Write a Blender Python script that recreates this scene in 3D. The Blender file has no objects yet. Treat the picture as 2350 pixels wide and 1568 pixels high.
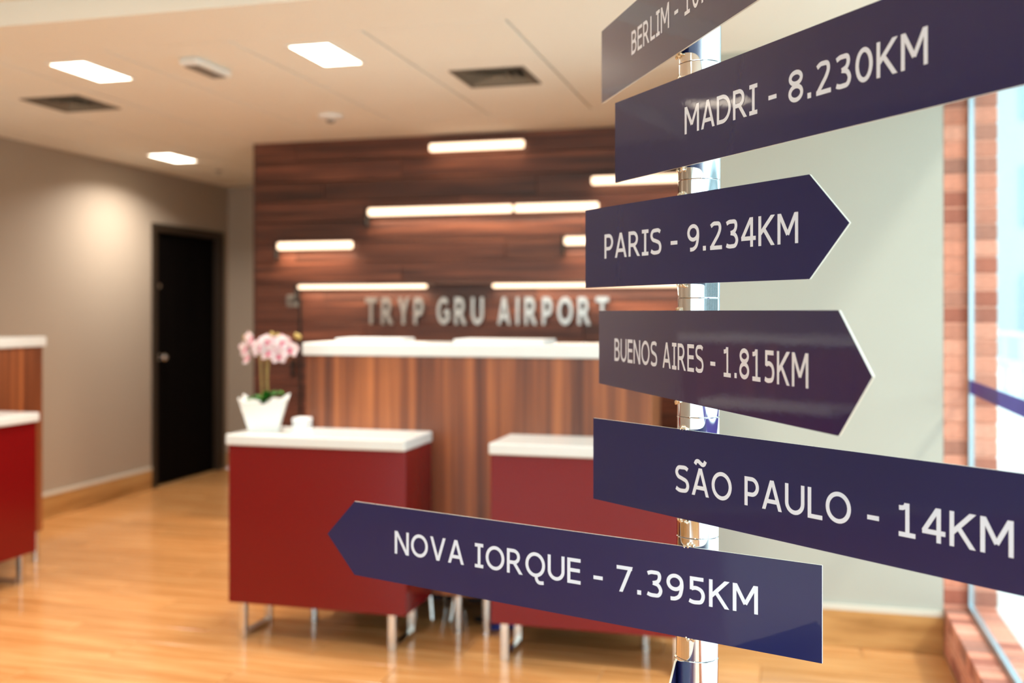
import bpy, bmesh, math, random
from mathutils import Vector, Matrix
random.seed(7)
PI = math.pi
scene = bpy.context.scene
col = scene.collection

# ------------------------------------------------------------------ camera
FPX, EYE, HORIZON, YAW = 2330.0, 1.42, 715.0, math.atan(630 / 2330)   # pixels in the 2350x1568 frame
cam_data = bpy.data.cameras.new('camera')
cam = bpy.data.objects.new('camera', cam_data)
col.objects.link(cam)
cam.location = (0, 0, EYE)
cam.rotation_euler = (PI / 2, 0, YAW)
cam_data.sensor_width = 36
cam_data.lens = 36 * FPX / 2350
cam_data.shift_y = -(784 - HORIZON) / 2350
cam_data.clip_start = 0.02
cam_data.dof.use_dof = True
cam_data.dof.focus_distance = 1.62
cam_data.dof.aperture_fstop = 2.5
scene.camera = cam
# ------------------------------------------------------------------ sky, sun, exposure
world = bpy.data.worlds.new('sky')
scene.world = world
world.use_nodes = True
bg = world.node_tree.nodes['Background']
bg.inputs[0].default_value = (0.75, 0.92, 1.0, 1)
bg.inputs[1].default_value = 3.3
sun_data = bpy.data.lights.new('sun', 'SUN')
sun_data.energy = 1.5
sun_data.angle = math.radians(6.0)
sun_data.color = (1.0, 0.95, 0.86)
sun = bpy.data.objects.new('sun', sun_data)
col.objects.link(sun)
sun.rotation_euler = Vector((-0.57, 0.42, -0.865)).to_track_quat('-Z', 'Y').to_euler()
sun.location = (6, -4, 9)
LAMP_COLOR = (1.0, 0.94, 0.86)
LAMP_WATTS = 15.0
scene.view_settings.view_transform = 'Standard'
scene.view_settings.look = 'None'
scene.view_settings.exposure = 0.44
scene.view_settings.gamma = 1.0
scene.view_settings.use_curve_mapping = False

# ------------------------------------------------------------------ materials
def srgb(r, g, b):
    def f(c):
        c /= 255
        return c / 12.92 if c <= 0.04045 else ((c + 0.055) / 1.055) ** 2.4
    return (f(r), f(g), f(b), 1)

def new_mat(name):
    m = bpy.data.materials.new(name)
    m.use_nodes = True
    return m, m.node_tree.nodes, m.node_tree.links, m.node_tree.nodes['Principled BSDF']

def mat(name, color, rough=0.5, metal=0.0, coat=0.0, bump=0.0, bump_scale=200, spec=0.5, var=0.0, coat_rough=0.05):
    m, n, l, b = new_mat(name)
    b.inputs['Base Color'].default_value = color
    b.inputs['Roughness'].default_value = rough
    b.inputs['Metallic'].default_value = metal
    b.inputs['Coat Weight'].default_value = coat
    b.inputs['Coat Roughness'].default_value = coat_rough
    b.inputs['Specular IOR Level'].default_value = spec
    tc = n.new('ShaderNodeTexCoord')
    if var:
        no = n.new('ShaderNodeTexNoise'); no.inputs['Scale'].default_value = 6
        l.new(tc.outputs['Object'], no.inputs['Vector'])
        mx = n.new('ShaderNodeMix'); mx.data_type = 'RGBA'
        mx.inputs[6].default_value = tuple(c * (1 - var) for c in color[:3]) + (1,)
        mx.inputs[7].default_value = tuple(min(1, c * (1 + var)) for c in color[:3]) + (1,)
        l.new(no.outputs['Fac'], mx.inputs[0]); l.new(mx.outputs[2], b.inputs['Base Color'])
    if bump:
        no = n.new('ShaderNodeTexNoise'); no.inputs['Scale'].default_value = bump_scale
        no.inputs['Detail'].default_value = 3
        l.new(tc.outputs['Object'], no.inputs['Vector'])
        bp = n.new('ShaderNodeBump'); bp.inputs['Strength'].default_value = bump
        bp.inputs['Distance'].default_value = 0.002
        l.new(no.outputs['Fac'], bp.inputs['Height']); l.new(bp.outputs['Normal'], b.inputs['Normal'])
        if coat: l.new(bp.outputs['Normal'], b.inputs['Coat Normal'])
    return m

def wood(name, c_dark, c_mid, c_light, stretch, rough, grain=9.0, per_object=0.35, coat=0.0, rand_shift=6.0):
    """Stretched-noise wood; stretch = mapping scale, small along the grain."""
    m, n, l, b = new_mat(name)
    tc = n.new('ShaderNodeTexCoord'); mp = n.new('ShaderNodeMapping')
    mp.inputs['Scale'].default_value = stretch
    oi = n.new('ShaderNodeObjectInfo')
    sc = n.new('ShaderNodeVectorMath'); sc.operation = 'SCALE'
    cb = n.new('ShaderNodeCombineXYZ')
    for i in range(3): l.new(oi.outputs['Random'], cb.inputs[i])
    sc.inputs[3].default_value = rand_shift
    l.new(cb.outputs[0], sc.inputs[0])
    ad = n.new('ShaderNodeVectorMath'); ad.operation = 'ADD'
    l.new(tc.outputs['Object'], ad.inputs[0]); l.new(sc.outputs[0], ad.inputs[1])
    l.new(ad.outputs[0], mp.inputs['Vector'])
    n1 = n.new('ShaderNodeTexNoise'); n1.inputs['Scale'].default_value = grain; n1.inputs['Detail'].default_value = 4
    n1.inputs['Roughness'].default_value = 0.6
    l.new(mp.outputs[0], n1.inputs['Vector'])
    rp = n.new('ShaderNodeValToRGB')
    rp.color_ramp.elements[0].position = 0.32; rp.color_ramp.elements[0].color = c_dark
    rp.color_ramp.elements[1].position = 0.70; rp.color_ramp.elements[1].color = c_light
    e = rp.color_ramp.elements.new(0.5); e.color = c_mid
    l.new(n1.outputs['Fac'], rp.inputs[0])
    hs = n.new('ShaderNodeHueSaturation')
    mr = n.new('ShaderNodeMapRange')
    mr.inputs[3].default_value = 1 - per_object; mr.inputs[4].default_value = 1 + per_object
    l.new(oi.outputs['Random'], mr.inputs[0]); l.new(mr.outputs[0], hs.inputs['Value'])
    l.new(rp.outputs[0], hs.inputs['Color']); l.new(hs.outputs[0], b.inputs['Base Color'])
    b.inputs['Roughness'].default_value = rough
    b.inputs['Coat Weight'].default_value = coat
    b.inputs['Coat Roughness'].default_value = 0.1
    return m

def emit(name, color, strength):
    m, n, l, b = new_mat(name)
    b.inputs['Base Color'].default_value = (0.8, 0.8, 0.8, 1)
    b.inputs['Emission Color'].default_value = color
    b.inputs['Emission Strength'].default_value = strength
    return m

def glass_mat(name, tint, gloss=0.06):
    m, n, l, b = new_mat(name)
    n.remove(b)
    out = n['Material Output']
    tr = n.new('ShaderNodeBsdfTransparent'); tr.inputs[0].default_value = tint
    gl = n.new('ShaderNodeBsdfGlossy'); gl.inputs['Roughness'].default_value = 0.02
    lw = n.new('ShaderNodeLayerWeight'); lw.inputs[0].default_value = 0.5
    pw = n.new('ShaderNodeMath'); pw.operation = 'POWER'; pw.inputs[1].default_value = 5
    mu = n.new('ShaderNodeMath'); mu.operation = 'MULTIPLY_ADD'; mu.inputs[1].default_value = 0.35; mu.inputs[2].default_value = 0.03
    l.new(lw.outputs['Facing'], pw.inputs[0]); l.new(pw.outputs[0], mu.inputs[0])
    mx = n.new('ShaderNodeMixShader')
    l.new(mu.outputs[0], mx.inputs[0]); l.new(tr.outputs[0], mx.inputs[1]); l.new(gl.outputs[0], mx.inputs[2])
    l.new(mx.outputs[0], out.inputs[0])
    return m

def petal_material():
    m, n, l, b = new_mat('orchid_petal_white_pink')
    tc = n.new('ShaderNodeTexCoord'); sp = n.new('ShaderNodeSeparateXYZ'); l.new(tc.outputs['Object'], sp.inputs[0])
    rp = n.new('ShaderNodeValToRGB')
    rp.color_ramp.elements[0].position = 0.0; rp.color_ramp.elements[0].color = srgb(238, 150, 180)
    rp.color_ramp.elements[1].position = 1.0; rp.color_ramp.elements[1].color = srgb(246, 196, 212)
    e = rp.color_ramp.elements.new(.3); e.color = srgb(252, 244, 244)
    e = rp.color_ramp.elements.new(.8); e.color = srgb(252, 240, 242)
    mr = n.new('ShaderNodeMapRange'); mr.inputs[2].default_value = .043
    l.new(sp.outputs['Y'], mr.inputs[0]); l.new(mr.outputs[0], rp.inputs[0]); l.new(rp.outputs[0], b.inputs['Base Color'])
    b.inputs['Roughness'].default_value = .55
    return m

M = dict(
    wall=mat('taupe_wall_paint', srgb(172, 156, 138), 0.75, bump=0.05, bump_scale=90),
    wall_green=mat('pale_grey_green_wall_paint', srgb(180, 180, 168), 0.75, bump=0.05, bump_scale=90),
    wall_dim=mat('grey_wall_paint', srgb(170, 160, 148), 0.75),
    ceiling=mat('ceiling_white', srgb(240, 238, 228), 0.8),
    tile=mat('ceiling_tile_white', srgb(240, 238, 228), 0.8, bump=0.08, bump_scale=150),
    seam=mat('ceiling_plenum_grey', srgb(120, 115, 105), 0.9),
    vane=mat('vent_vane_grey', srgb(128, 118, 104), 0.5, var=0.03),
    grout=mat('floor_grout', srgb(196, 150, 96), 0.6),
    skirting=wood('skirting_tile', srgb(160, 112, 58), srgb(190, 140, 82), srgb(205, 160, 100), (0.6, 0.6, 6), 0.35, 3, 0.08),
    skirting_cap=mat('skirting_cap_white', srgb(215, 208, 192), 0.5),
    floor=wood('floor_plank_wood_tile', srgb(192, 130, 72), srgb(211, 151, 92), srgb(225, 171, 112), (0.5, 7, 1), 0.17, 4, 0.10, coat=0.25),
    cladding=wood('wall_cladding_walnut', srgb(54, 29, 21), srgb(90, 50, 36), srgb(132, 80, 57), (0.35, 1, 12), 0.42, 3.2, 0.34),
    cladding_back=mat('cladding_gap_dark', srgb(34, 20, 14), 0.7),
    desk_wood=wood('desk_front_walnut_vertical', srgb(84, 40, 22), srgb(132, 72, 40), srgb(190, 112, 62), (11, 11, 0.22), 0.38, 1.3, 0.06),
    white_top=mat('white_quartz', srgb(222, 224, 220), 0.25, var=0.02),
    red=mat('red_gloss_lacquer', srgb(116, 12, 14), 0.22, coat=0.12, coat_rough=0.08, spec=0.3),
    black=mat('black_matte', srgb(12, 11, 10), 0.6),
    door=wood('door_dark_wood', srgb(5, 3, 3), srgb(8, 5, 4), srgb(11, 7, 6), (8, 8, 0.3), 0.75, 2, 0.02),
    door_frame=mat('door_frame_brown', srgb(46, 34, 22), 0.5),
    chrome=mat('polished_chrome', (0.82, 0.83, 0.85, 1), 0.045, 1.0, var=0.03),
    satin=mat('satin_steel', (0.72, 0.70, 0.66, 1), 0.22, 1.0, var=0.05),
    letter=mat('brushed_steel_letters', (0.60, 0.56, 0.51, 1), 0.32, 1.0, bump=0.05),
    weld=mat('weld_bead_steel', (0.75, 0.68, 0.55, 1), 0.28, 1.0, bump=0.9, bump_scale=120),
    navy=mat('navy_gloss_laminate', srgb(27, 30, 78), 0.25, spec=0.3, coat=0.6, coat_rough=0.035, bump=0.05, bump_scale=26),
    board_edge=mat('board_edge_white', srgb(214, 212, 200), 0.35),
    print=mat('white_vinyl_letters', srgb(222, 229, 242), 0.4, coat=0.4, var=0.02),
    brick=None,
    mortar=mat('mortar_pinkish', srgb(216, 156, 132), 0.9, bump=0.3, bump_scale=80),
    alu=mat('window_aluminium', srgb(176, 196, 204), 0.35, 0.6, var=0.03),
    glass=glass_mat('window_glass', (0.95, 0.97, 0.97, 1)),
    film=None,
    pot=mat('white_ceramic', srgb(236, 236, 230), 0.3, coat=0.2, var=0.02),
    soil=mat('dark_moss', srgb(58, 48, 26), 0.9, bump=0.5, bump_scale=60),
    leaf=mat('orchid_leaf_green', srgb(58, 140, 46), 0.4, var=0.25),
    stem=mat('orchid_stem', srgb(150, 128, 70), 0.5, var=0.15),
    petal=petal_material(),
    petal_pink=mat('orchid_petal_pink', srgb(236, 110, 150), 0.55, var=0.15),
    bud=mat('orchid_bud', srgb(176, 150, 80), 0.5, var=0.2),
    paper=mat('white_paper', srgb(240, 240, 238), 0.6, var=0.02),
    plastic=mat('white_plastic', srgb(232, 230, 224), 0.4, var=0.02),
    grey_plastic=mat('grey_plastic', srgb(130, 126, 120), 0.5, var=0.05),
    blue=mat('blue_cable_sheath', srgb(16, 52, 150), 0.45, var=0.08),
    pavement=mat('pale_paving', srgb(196, 200, 196), 0.8, var=0.06, bump=0.2, bump_scale=30),
    hedge=mat('hedge_green', srgb(120, 150, 110), 0.8, var=0.3),
    facade=mat('pale_facade', srgb(156, 171, 174), 0.7, var=0.05),
    facade_glass=mat('facade_window', srgb(132, 160, 170), 0.3, var=0.1),
    vent=mat('vent_dark_metal', srgb(92, 84, 72), 0.5, var=0.05),
    vent_in=mat('vent_throat_dark', srgb(30, 27, 24), 0.8),
    lamp_panel=emit('lamp_diffuser_glow', (1.0, 0.86, 0.68, 1), 9.0),
    slot=emit('wall_light_glow', (1.0, 0.70, 0.45, 1), 1.9),
)
def brick_material():
    m, n, l, b = new_mat('salmon_brick')
    oi = n.new('ShaderNodeObjectInfo'); rp = n.new('ShaderNodeValToRGB')
    rp.color_ramp.elements[0].color = srgb(178, 100, 78)
    rp.color_ramp.elements[1].color = srgb(238, 172, 146)
    e = rp.color_ramp.elements.new(0.25); e.color = srgb(172, 120, 102)
    e = rp.color_ramp.elements.new(0.5); e.color = srgb(226, 150, 122)
    l.new(oi.outputs['Random'], rp.inputs[0])
    tc = n.new('ShaderNodeTexCoord'); no = n.new('ShaderNodeTexNoise'); no.inputs['Scale'].default_value = 40
    l.new(tc.outputs['Object'], no.inputs['Vector'])
    mx = n.new('ShaderNodeMix'); mx.data_type = 'RGBA'; mx.blend_type = 'MULTIPLY'; mx.inputs[0].default_value = 0.35
    l.new(rp.outputs[0], mx.inputs[6]); l.new(no.outputs['Fac'], mx.inputs[7])
    l.new(mx.outputs[2], b.inputs['Base Color'])
    bp = n.new('ShaderNodeBump'); bp.inputs['Strength'].default_value = 0.3; bp.inputs['Distance'].default_value = 0.003
    l.new(no.outputs['Fac'], bp.inputs['Height']); l.new(bp.outputs[0], b.inputs['Normal'])
    b.inputs['Roughness'].default_value = 0.85
    return m
M['brick'] = brick_material()
def film_material():
    m, n, l, b = new_mat('purple_translucent_film')
    out = n['Material Output']
    b.inputs['Base Color'].default_value = srgb(84, 60, 150); b.inputs['Roughness'].default_value = 0.4
    tr = n.new('ShaderNodeBsdfTransparent'); tr.inputs[0].default_value = (0.42, 0.40, 0.80, 1)
    mx = n.new('ShaderNodeMixShader'); mx.inputs[0].default_value = 0.55
    l.new(tr.outputs[0], mx.inputs[1]); l.new(b.outputs[0], mx.inputs[2]); l.new(mx.outputs[0], out.inputs[0])
    return m
M['film'] = film_material()
M['door'].node_tree.nodes['Principled BSDF'].inputs['Specular IOR Level'].default_value = 0.06

# ------------------------------------------------------------------ mesh helpers
def link(o, parent=None):
    col.objects.link(o)
    if parent is not None: o.parent = parent
    return o

def tag(o, label=None, cat=None, group=None, kind=None):
    if label: o['label'] = label
    if cat: o['category'] = cat
    if group: o['group'] = group
    if kind: o['kind'] = kind
    return o

def empty(name, loc=(0, 0, 0), rz=0.0):
    o = bpy.data.objects.new(name, None)
    o.empty_display_size = 0.1
    o.location = loc; o.rotation_euler = (0, 0, rz)
    return link(o)

def finish(name, bm, material, parent=None, smooth=False, loc=(0, 0, 0)):
    me = bpy.data.meshes.new(name)
    bm.normal_update()
    bm.to_mesh(me); bm.free()
    for m in (material if isinstance(material, (list, tuple)) else [material]): me.materials.append(m)
    if smooth:
        for p in me.polygons: p.use_smooth = True
        me.set_sharp_from_angle(angle=math.radians(38))
    o = bpy.data.objects.new(name, me)
    o.location = loc
    return link(o, parent)

def add_box(bm, x0, x1, y0, y1, z0, z1, bevel=0.0, seg=1):
    r = bmesh.ops.create_cube(bm, size=1.0)
    vs = r['verts']
    for v in vs:
        v.co = Vector(((x0 + x1) / 2 + v.co.x * (x1 - x0), (y0 + y1) / 2 + v.co.y * (y1 - y0), (z0 + z1) / 2 + v.co.z * (z1 - z0)))
    if bevel:
        es = list({e for v in vs for e in v.link_edges})
        bmesh.ops.bevel(bm, geom=es, offset=bevel, segments=seg, affect='EDGES', profile=0.5)

def box(name, x0, x1, y0, y1, z0, z1, m, parent=None, bevel=0.0, seg=1):
    """Box whose origin sits at the middle of its bottom face."""
    bm = bmesh.new()
    cx, cy = (x0 + x1) / 2, (y0 + y1) / 2
    add_box(bm, x0 - cx, x1 - cx, y0 - cy, y1 - cy, 0, z1 - z0, bevel, seg)
    return finish(name, bm, m, parent, loc=(cx, cy, z0))

def add_tube(bm, pts, r, seg=12, cap=True, r2=None):
    pts = [Vector(p) for p in pts]
    rings = []
    up = Vector((0, 0, 1))
    for i, p in enumerate(pts):
        d = (pts[min(i + 1, len(pts) - 1)] - pts[max(i - 1, 0)]).normalized()
        a = d.cross(up)
        if a.length < 1e-4: a = d.cross(Vector((1, 0, 0)))
        a.normalize(); b = d.cross(a)
        rr = r if r2 is None else r + (r2 - r) * i / (len(pts) - 1)
        rings.append([bm.verts.new(p + (a * math.cos(t) + b * math.sin(t)) * rr) for t in [2 * PI * k / seg for k in range(seg)]])
    for A, B in zip(rings, rings[1:]):
        for k in range(seg):
            bm.faces.new((A[k], A[(k + 1) % seg], B[(k + 1) % seg], B[k]))
    if cap:
        bm.faces.new(rings[0][::-1]); bm.faces.new(rings[-1])

def lathe(bm, prof, seg=24):
    rings = [[bm.verts.new((r * math.cos(2 * PI * k / seg), r * math.sin(2 * PI * k / seg), z)) for k in range(seg)] for r, z in prof]
    for A, B in zip(rings, rings[1:]):
        for k in range(seg):
            bm.faces.new((A[k], A[(k + 1) % seg], B[(k + 1) % seg], B[k]))
    bm.faces.new(rings[0][::-1]); bm.faces.new(rings[-1])

def copy_of(src, loc, parent):
    o = src.copy(); o.location = loc
    col.objects.link(o); o.parent = parent
    return o

# ------------------------------------------------------------------ stroke lettering
def spline(pts, n=7):
    out = []
    P = [pts[0]] + list(pts) + [pts[-1]]
    for i in range(1, len(P) - 2):
        p0, p1, p2, p3 = P[i - 1:i + 3]
        for k in range(n):
            t = k / n
            out.append(tuple(0.5 * (2 * p1[j] + (p2[j] - p0[j]) * t + (2 * p0[j] - 5 * p1[j] + 4 * p2[j] - p3[j]) * t * t
                                    + (3 * p1[j] - p0[j] - 3 * p2[j] + p3[j]) * t ** 3) for j in (0, 1)))
    out.append(tuple(pts[-1]))
    return out

def arc(cx, cy, rx, ry, a0, a1, n=18):
    return [(cx + rx * math.cos(math.radians(a0 + (a1 - a0) * i / n)), cy + ry * math.sin(math.radians(a0 + (a1 - a0) * i / n))) for i in range(n + 1)]

def glyph(c, t):
    """ink width, straight strokes (clipped to the cap height), curved strokes; t = half stroke, cap height = 1"""
    L, K = [], []
    if c in 'AÃ':
        W = .86; q = t * 1.1
        L = [((q, 0), (W / 2 - .005, 1), 1), ((W - q, 0), (W / 2 + .005, 1), 1), ((.16, .29), (W - .16, .29), 0)]
        if c == 'Ã': K = [spline([(.17, 1.13), (.24, 1.24), (.34, 1.25), (.44, 1.19), (.54, 1.14), (.63, 1.17), (.69, 1.28)])]
    elif c == 'B':
        W = .70
        L = [((t, 0), (t, 1), 0), ((t, 1 - t), (.36, 1 - t), 0), ((t, .53), (.40, .53), 0), ((t, t), (.40, t), 0)]
        K = [arc(.36, .765, .22, .235 - t + t * 0.0, 90, -90) if False else arc(.35, (1 - t + .53) / 2, .23, (1 - t - .53) / 2, 90, -90),
             arc(.39, (.53 + t) / 2, W - t - .39, (.53 - t) / 2, 90, -90)]
    elif c == 'D':
        W = .84
        L = [((t, 0), (t, 1), 0), ((t, 1 - t), (.34, 1 - t), 0), ((t, t), (.34, t), 0)]
        K = [arc(.33, .5, W - t - .33, .5 - t, 90, -90, 24)]
    elif c == 'E':
        W = .62; L = [((t, 0), (t, 1), 0), ((t, 1 - t), (W, 1 - t), 0), ((t, .53), (W - .03, .53), 0), ((t, t), (W, t), 0)]
    elif c == 'G':
        W = .86; K = [arc(.45, .5, .45 - t, .5 - t, 45, 325, 26)]
        L = [((W - t, .12), (W - t, .5), 0), ((.48, .46), (W, .46), 0)]
    elif c == 'I':
        W = .44; L = [((W / 2, 0), (W / 2, 1), 0), ((0, 1 - t * .9), (W, 1 - t * .9), 0), ((0, t * .9), (W, t * .9), 0)]
    elif c == 'K':
        W = .80; L = [((t, 0), (t, 1), 0), ((t + .02, .40), (W - t * 1.25, 1), 1), ((.27, .56), (W - t * 1.3, 0), 4)]
    elif c == 'L':
        W = .58; L = [((t, 0), (t, 1), 0), ((t, t), (W, t), 0)]
    elif c == 'M':
        W = .96; L = [((t, 0), (t, 1), 0), ((W - t, 0), (W - t, 1), 0), ((t * 1.2, 1), (W / 2, .30), 2), ((W - t * 1.2, 1), (W / 2, .30), 2)]
    elif c == 'N':
        W = .82; L = [((t, 0), (t, 1), 0), ((W - t, 0), (W - t, 1), 0), ((t * 1.15, 1), (W - t * 1.15, 0), 1)]
    elif c in 'OQ':
        W = .96; K = [arc(W / 2, .5, W / 2 - t, .5 - t, 0, 360, 34)]
        if c == 'Q': K.append(spline([(W * .54, t), (W * .58, -.10), (W * .70, -.20), (W * .93, -.19)]))
    elif c == 'P':
        W = .65; L = [((t, 0), (t, 1), 0), ((t, 1 - t), (.33, 1 - t), 0), ((t, .40), (.33, .40), 0)]
        K = [arc(.32, (1 - t + .40) / 2, W - t - .32, (1 - t - .40) / 2, 90, -90)]
    elif c == 'R':
        W = .80; L = [((t, 0), (t, 1), 0), ((t, 1 - t), (.34, 1 - t), 0), ((t, .45), (.34, .45), 0), ((.34, .47), (W - t * 1.3, 0), 4)]
        K = [arc(.33, (1 - t + .45) / 2, .66 - t - .33, (1 - t - .45) / 2, 90, -90)]
    elif c == 'S':
        W = .72; K = [spline([(W - t * 1.1, .86), (.52, 1 - t * 1.05), (.36, 1 - t), (.16, .90), (t, .74), (.16, .585), (.36, .52), (.57, .44), (W - t, .27), (.57, .11), (.36, t), (.19, t * 1.15), (t * .6, .15)])]
    elif c == 'T':
        W = .80; L = [((W / 2, 0), (W / 2, 1), 0), ((0, 1 - t), (W, 1 - t), 0)]
    elif c == 'U':
        W = .80; L = [((t, .38), (t, 1), 0), ((W - t, .38), (W - t, 1), 0)]
        K = [arc(W / 2, .39, W / 2 - t, .39 - t, 180, 360, 22)]
    elif c == 'V':
        W = .86; q = t * 1.1; L = [((q, 1), (W / 2 - .005, 0), 1), ((W - q, 1), (W / 2 + .005, 0), 1)]
    elif c == 'Y':
        W = .80; q = t * 1.2; L = [((q, 1), (W / 2, .44), 2), ((W - q, 1), (W / 2, .44), 2), ((W / 2, 0), (W / 2, .48), 0)]
    elif c == '0':
        W = .70; K = [arc(W / 2, .5, W / 2 - t, .5 - t, 0, 360, 30)]
    elif c == '1':
        W = .56; L = [((W * .52, 0), (W * .52, 1), 0), ((0, t * .9), (W, t * .9), 0)]
        K = [[(.01, .845), (.13, .85), (.22, .89), (.26, .98)]]
    elif c == '2':
        W = .68; K = [spline([(t * .9, .84), (.20, 1 - t * 1.15), (.33, 1 - t), (.52, .90), (.57, .73), (.47, .52), (.28, .30), (t * 1.1, t)])]
        L = [((.02, t), (W, t), 0)]
    elif c == '3':
        W = .68; K = [spline([(t * .8, .87), (.19, 1 - t * 1.1), (.32, 1 - t), (.51, .91), (.56, .76), (.48, .60), (.28, .53)]),
                      spline([(.28, .53), (.50, .47), (W - t, .28), (.52, .10), (.32, t), (.17, t * 1.1), (t * .7, .12)])]
    elif c == '4':
        W = .74; L = [((.53, 0), (.53, 1), 0), ((0, .29), (W, .29), 0), ((.50, .97), (.045, .29), 5)]
    elif c == '5':
        W = .68; L = [((.10, 1 - t), (.62, 1 - t), 0), ((.10 + t * .6, .52), (.10 + t * .6, 1), 0)]
        K = [spline([(.14, .56), (.32, .60), (.53, .52), (W - t, .33), (.53, .12), (.32, t), (.17, t * 1.1), (t * .7, .12)])]
    elif c == '7':
        W = .68; L = [((0, 1 - t), (W, 1 - t), 0), ((W - t * 1.1, .93), (.19, 0), 1)]
    elif c == '8':
        W = .72; K = [arc(W / 2, .755, .27, .245 - t * .95, 0, 360, 24), arc(W / 2, .285, W / 2 - t, .285 - t, 0, 360, 26)]
    elif c == '9':
        W = .70; K = [arc(W / 2 - .01, .68, W / 2 - t, .32 - t, 0, 360, 26), spline([(W - t - .01, .68), (W - t - .01, .50), (.54, .22), (.36, .09), (.16, t)])]
    elif c == '-':
        W = .42; L = [((0, .385), (W, .385), 0)]
    elif c == '.':
        W = .17; L = [((W / 2, 0), (W / 2, .17), 3)]
    elif c == 'i':
        W = .26; L = [((W / 2, 0), (W / 2, 1), 0)]
    else:
        W = .30
    return W, L, K

def clip(poly, axis, val, keep_less):
    out = []
    for i in range(len(poly)):
        a, b = poly[i], poly[(i + 1) % len(poly)]
        ia = (a[axis] <= val) == keep_less or a[axis] == val
        ib = (b[axis] <= val) == keep_less or b[axis] == val
        if ia: out.append(a)
        if ia != ib:
            f = (val - a[axis]) / (b[axis] - a[axis])
            out.append(tuple(a[j] + (b[j] - a[j]) * f for j in (0, 1)))
    return out

def glyph_polys(c, t):
    W, L, K = glyph(c, t)
    polys = []
    layer = 0
    for p, q, mode in L:
        layer += 1
        dx, dy = q[0] - p[0], q[1] - p[1]
        ln = math.hypot(dx, dy); ux, uy = dx / ln, dy / ln
        h = .085 if mode == 3 else t
        e0 = .25 if mode in (1, 2) else 0
        e1 = .25 if mode in (1, 4) else 0
        p = (p[0] - ux * e0, p[1] - uy * e0); q = (q[0] + ux * e1, q[1] + uy * e1)
        poly = [(p[0] - uy * h, p[1] + ux * h), (p[0] + uy * h, p[1] - ux * h), (q[0] + uy * h, q[1] - ux * h), (q[0] - uy * h, q[1] + ux * h)]
        if mode in (1, 2, 4, 5):
            poly = clip(clip(poly, 1, 1.0, True), 1, 0.0, False)
            if c in 'KMNR':
                poly = clip(clip(poly, 0, W, True), 0, 0.0, False)
        if len(poly) >= 3: polys.append((layer, poly))
    for k in K:
        layer += 1
        closed = math.dist(k[0], k[-1]) < 1e-6
        left, right = [], []
        m = len(k)
        for i in range(m):
            a = k[i - 1] if i > 0 else (k[-2] if closed else k[0])
            b = k[i + 1] if i < m - 1 else (k[1] if closed else k[-1])
            dx, dy = b[0] - a[0], b[1] - a[1]; ln = math.hypot(dx, dy) or 1
            nx, ny = -dy / ln * t, dx / ln * t
            left.append((k[i][0] + nx, k[i][1] + ny)); right.append((k[i][0] - nx, k[i][1] - ny))
        for i in range(m - 1):
            polys.append((layer, [left[i], right[i], right[i + 1], left[i + 1]]))
    return W, polys

def text_polys(text, t, gap=.13, space=.46):
    x, out = 0.0, []
    for ch in text:
        if ch == ' ':
            x += space; out.append((ch, x, [])); continue
        W, P = glyph_polys(ch, t)
        lead = (.74 - W) / 2 if ch.isdigit() else .06 if ch == '.' else 0
        x += lead
        out.append((ch, x, [(ly, [(px + x, py) for px, py in poly]) for ly, poly in P]))
        x += W + gap + lead
    return out, x - gap

# ------------------------------------------------------------------ the setting
CEIL, STEP_Y = 2.55, 3.37
LEFT_X, BACK_Y, CLAD_Y, WING_Y = -4.9, 8.23, 6.15, 4.53
SILL_IN, SILL_OUT, GLASS_X, SILL_Z = 0.628, 0.835, 0.732, 0.19
REAR_Y = -4.0

floor = box('floor', LEFT_X - .2, SILL_OUT, REAR_Y, BACK_Y, -0.12, -0.004, M['grout'])
tag(floor, 'orange tan wood look plank floor', None, kind='structure')
# planks, long side along the back wall
PW, PL, GAP = 0.20, 1.20, 0.004
def plank_mesh(length):
    bm = bmesh.new(); add_box(bm, -length / 2, length / 2, -(PW - GAP) / 2, (PW - GAP) / 2, 0, 0.010, 0.0012)
    return bm
plank_src = {}
def add_plank(x0, x1, yc):
    ln = round(x1 - x0 - GAP, 3)
    loc = ((x0 + x1) / 2, yc, 0.110)
    fl = Vector(floor.location)
    loc = Vector(((x0 + x1) / 2, yc, -0.010)) - fl
    if ln in plank_src: return copy_of(plank_src[ln], loc, floor)
    o = finish('floor_plank', plank_mesh(ln), M['floor'], floor, loc=loc)
    plank_src[ln] = o
    return o
row, y = 0, 2.0
n_planks = 0
while y < BACK_Y - .05:
    x = LEFT_X - (0, .4, .8, .2, .6)[row % 5]
    right = SILL_IN if y < WING_Y else -0.30
    while x < right:
        a, b = max(x, LEFT_X), min(x + PL, right)
        if b - a > .05:
            add_plank(a, b, y + PW / 2); n_planks += 1
        x += PL
    y += PW; row += 1
# the strip of floor behind the camera
bmr = bmesh.new()
yy, row = 2.0 - PW, 1
while yy > REAR_Y:
    x = LEFT_X - (0, .4, .8, .2, .6)[row % 5]
    while x < SILL_IN:
        a, b = max(x, LEFT_X), min(x + PL, SILL_IN)
        if b - a > .05: add_box(bmr, a + GAP / 2, b - GAP / 2, yy + GAP / 2, yy + PW - GAP / 2, -0.010, 0.0)
        x += PL
    yy -= PW; row += 1
rest = finish('floor_planks_rest', bmr, M['floor'], floor)
rest.location = -Vector(floor.location)
tag(rest, kind='stuff')

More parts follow.
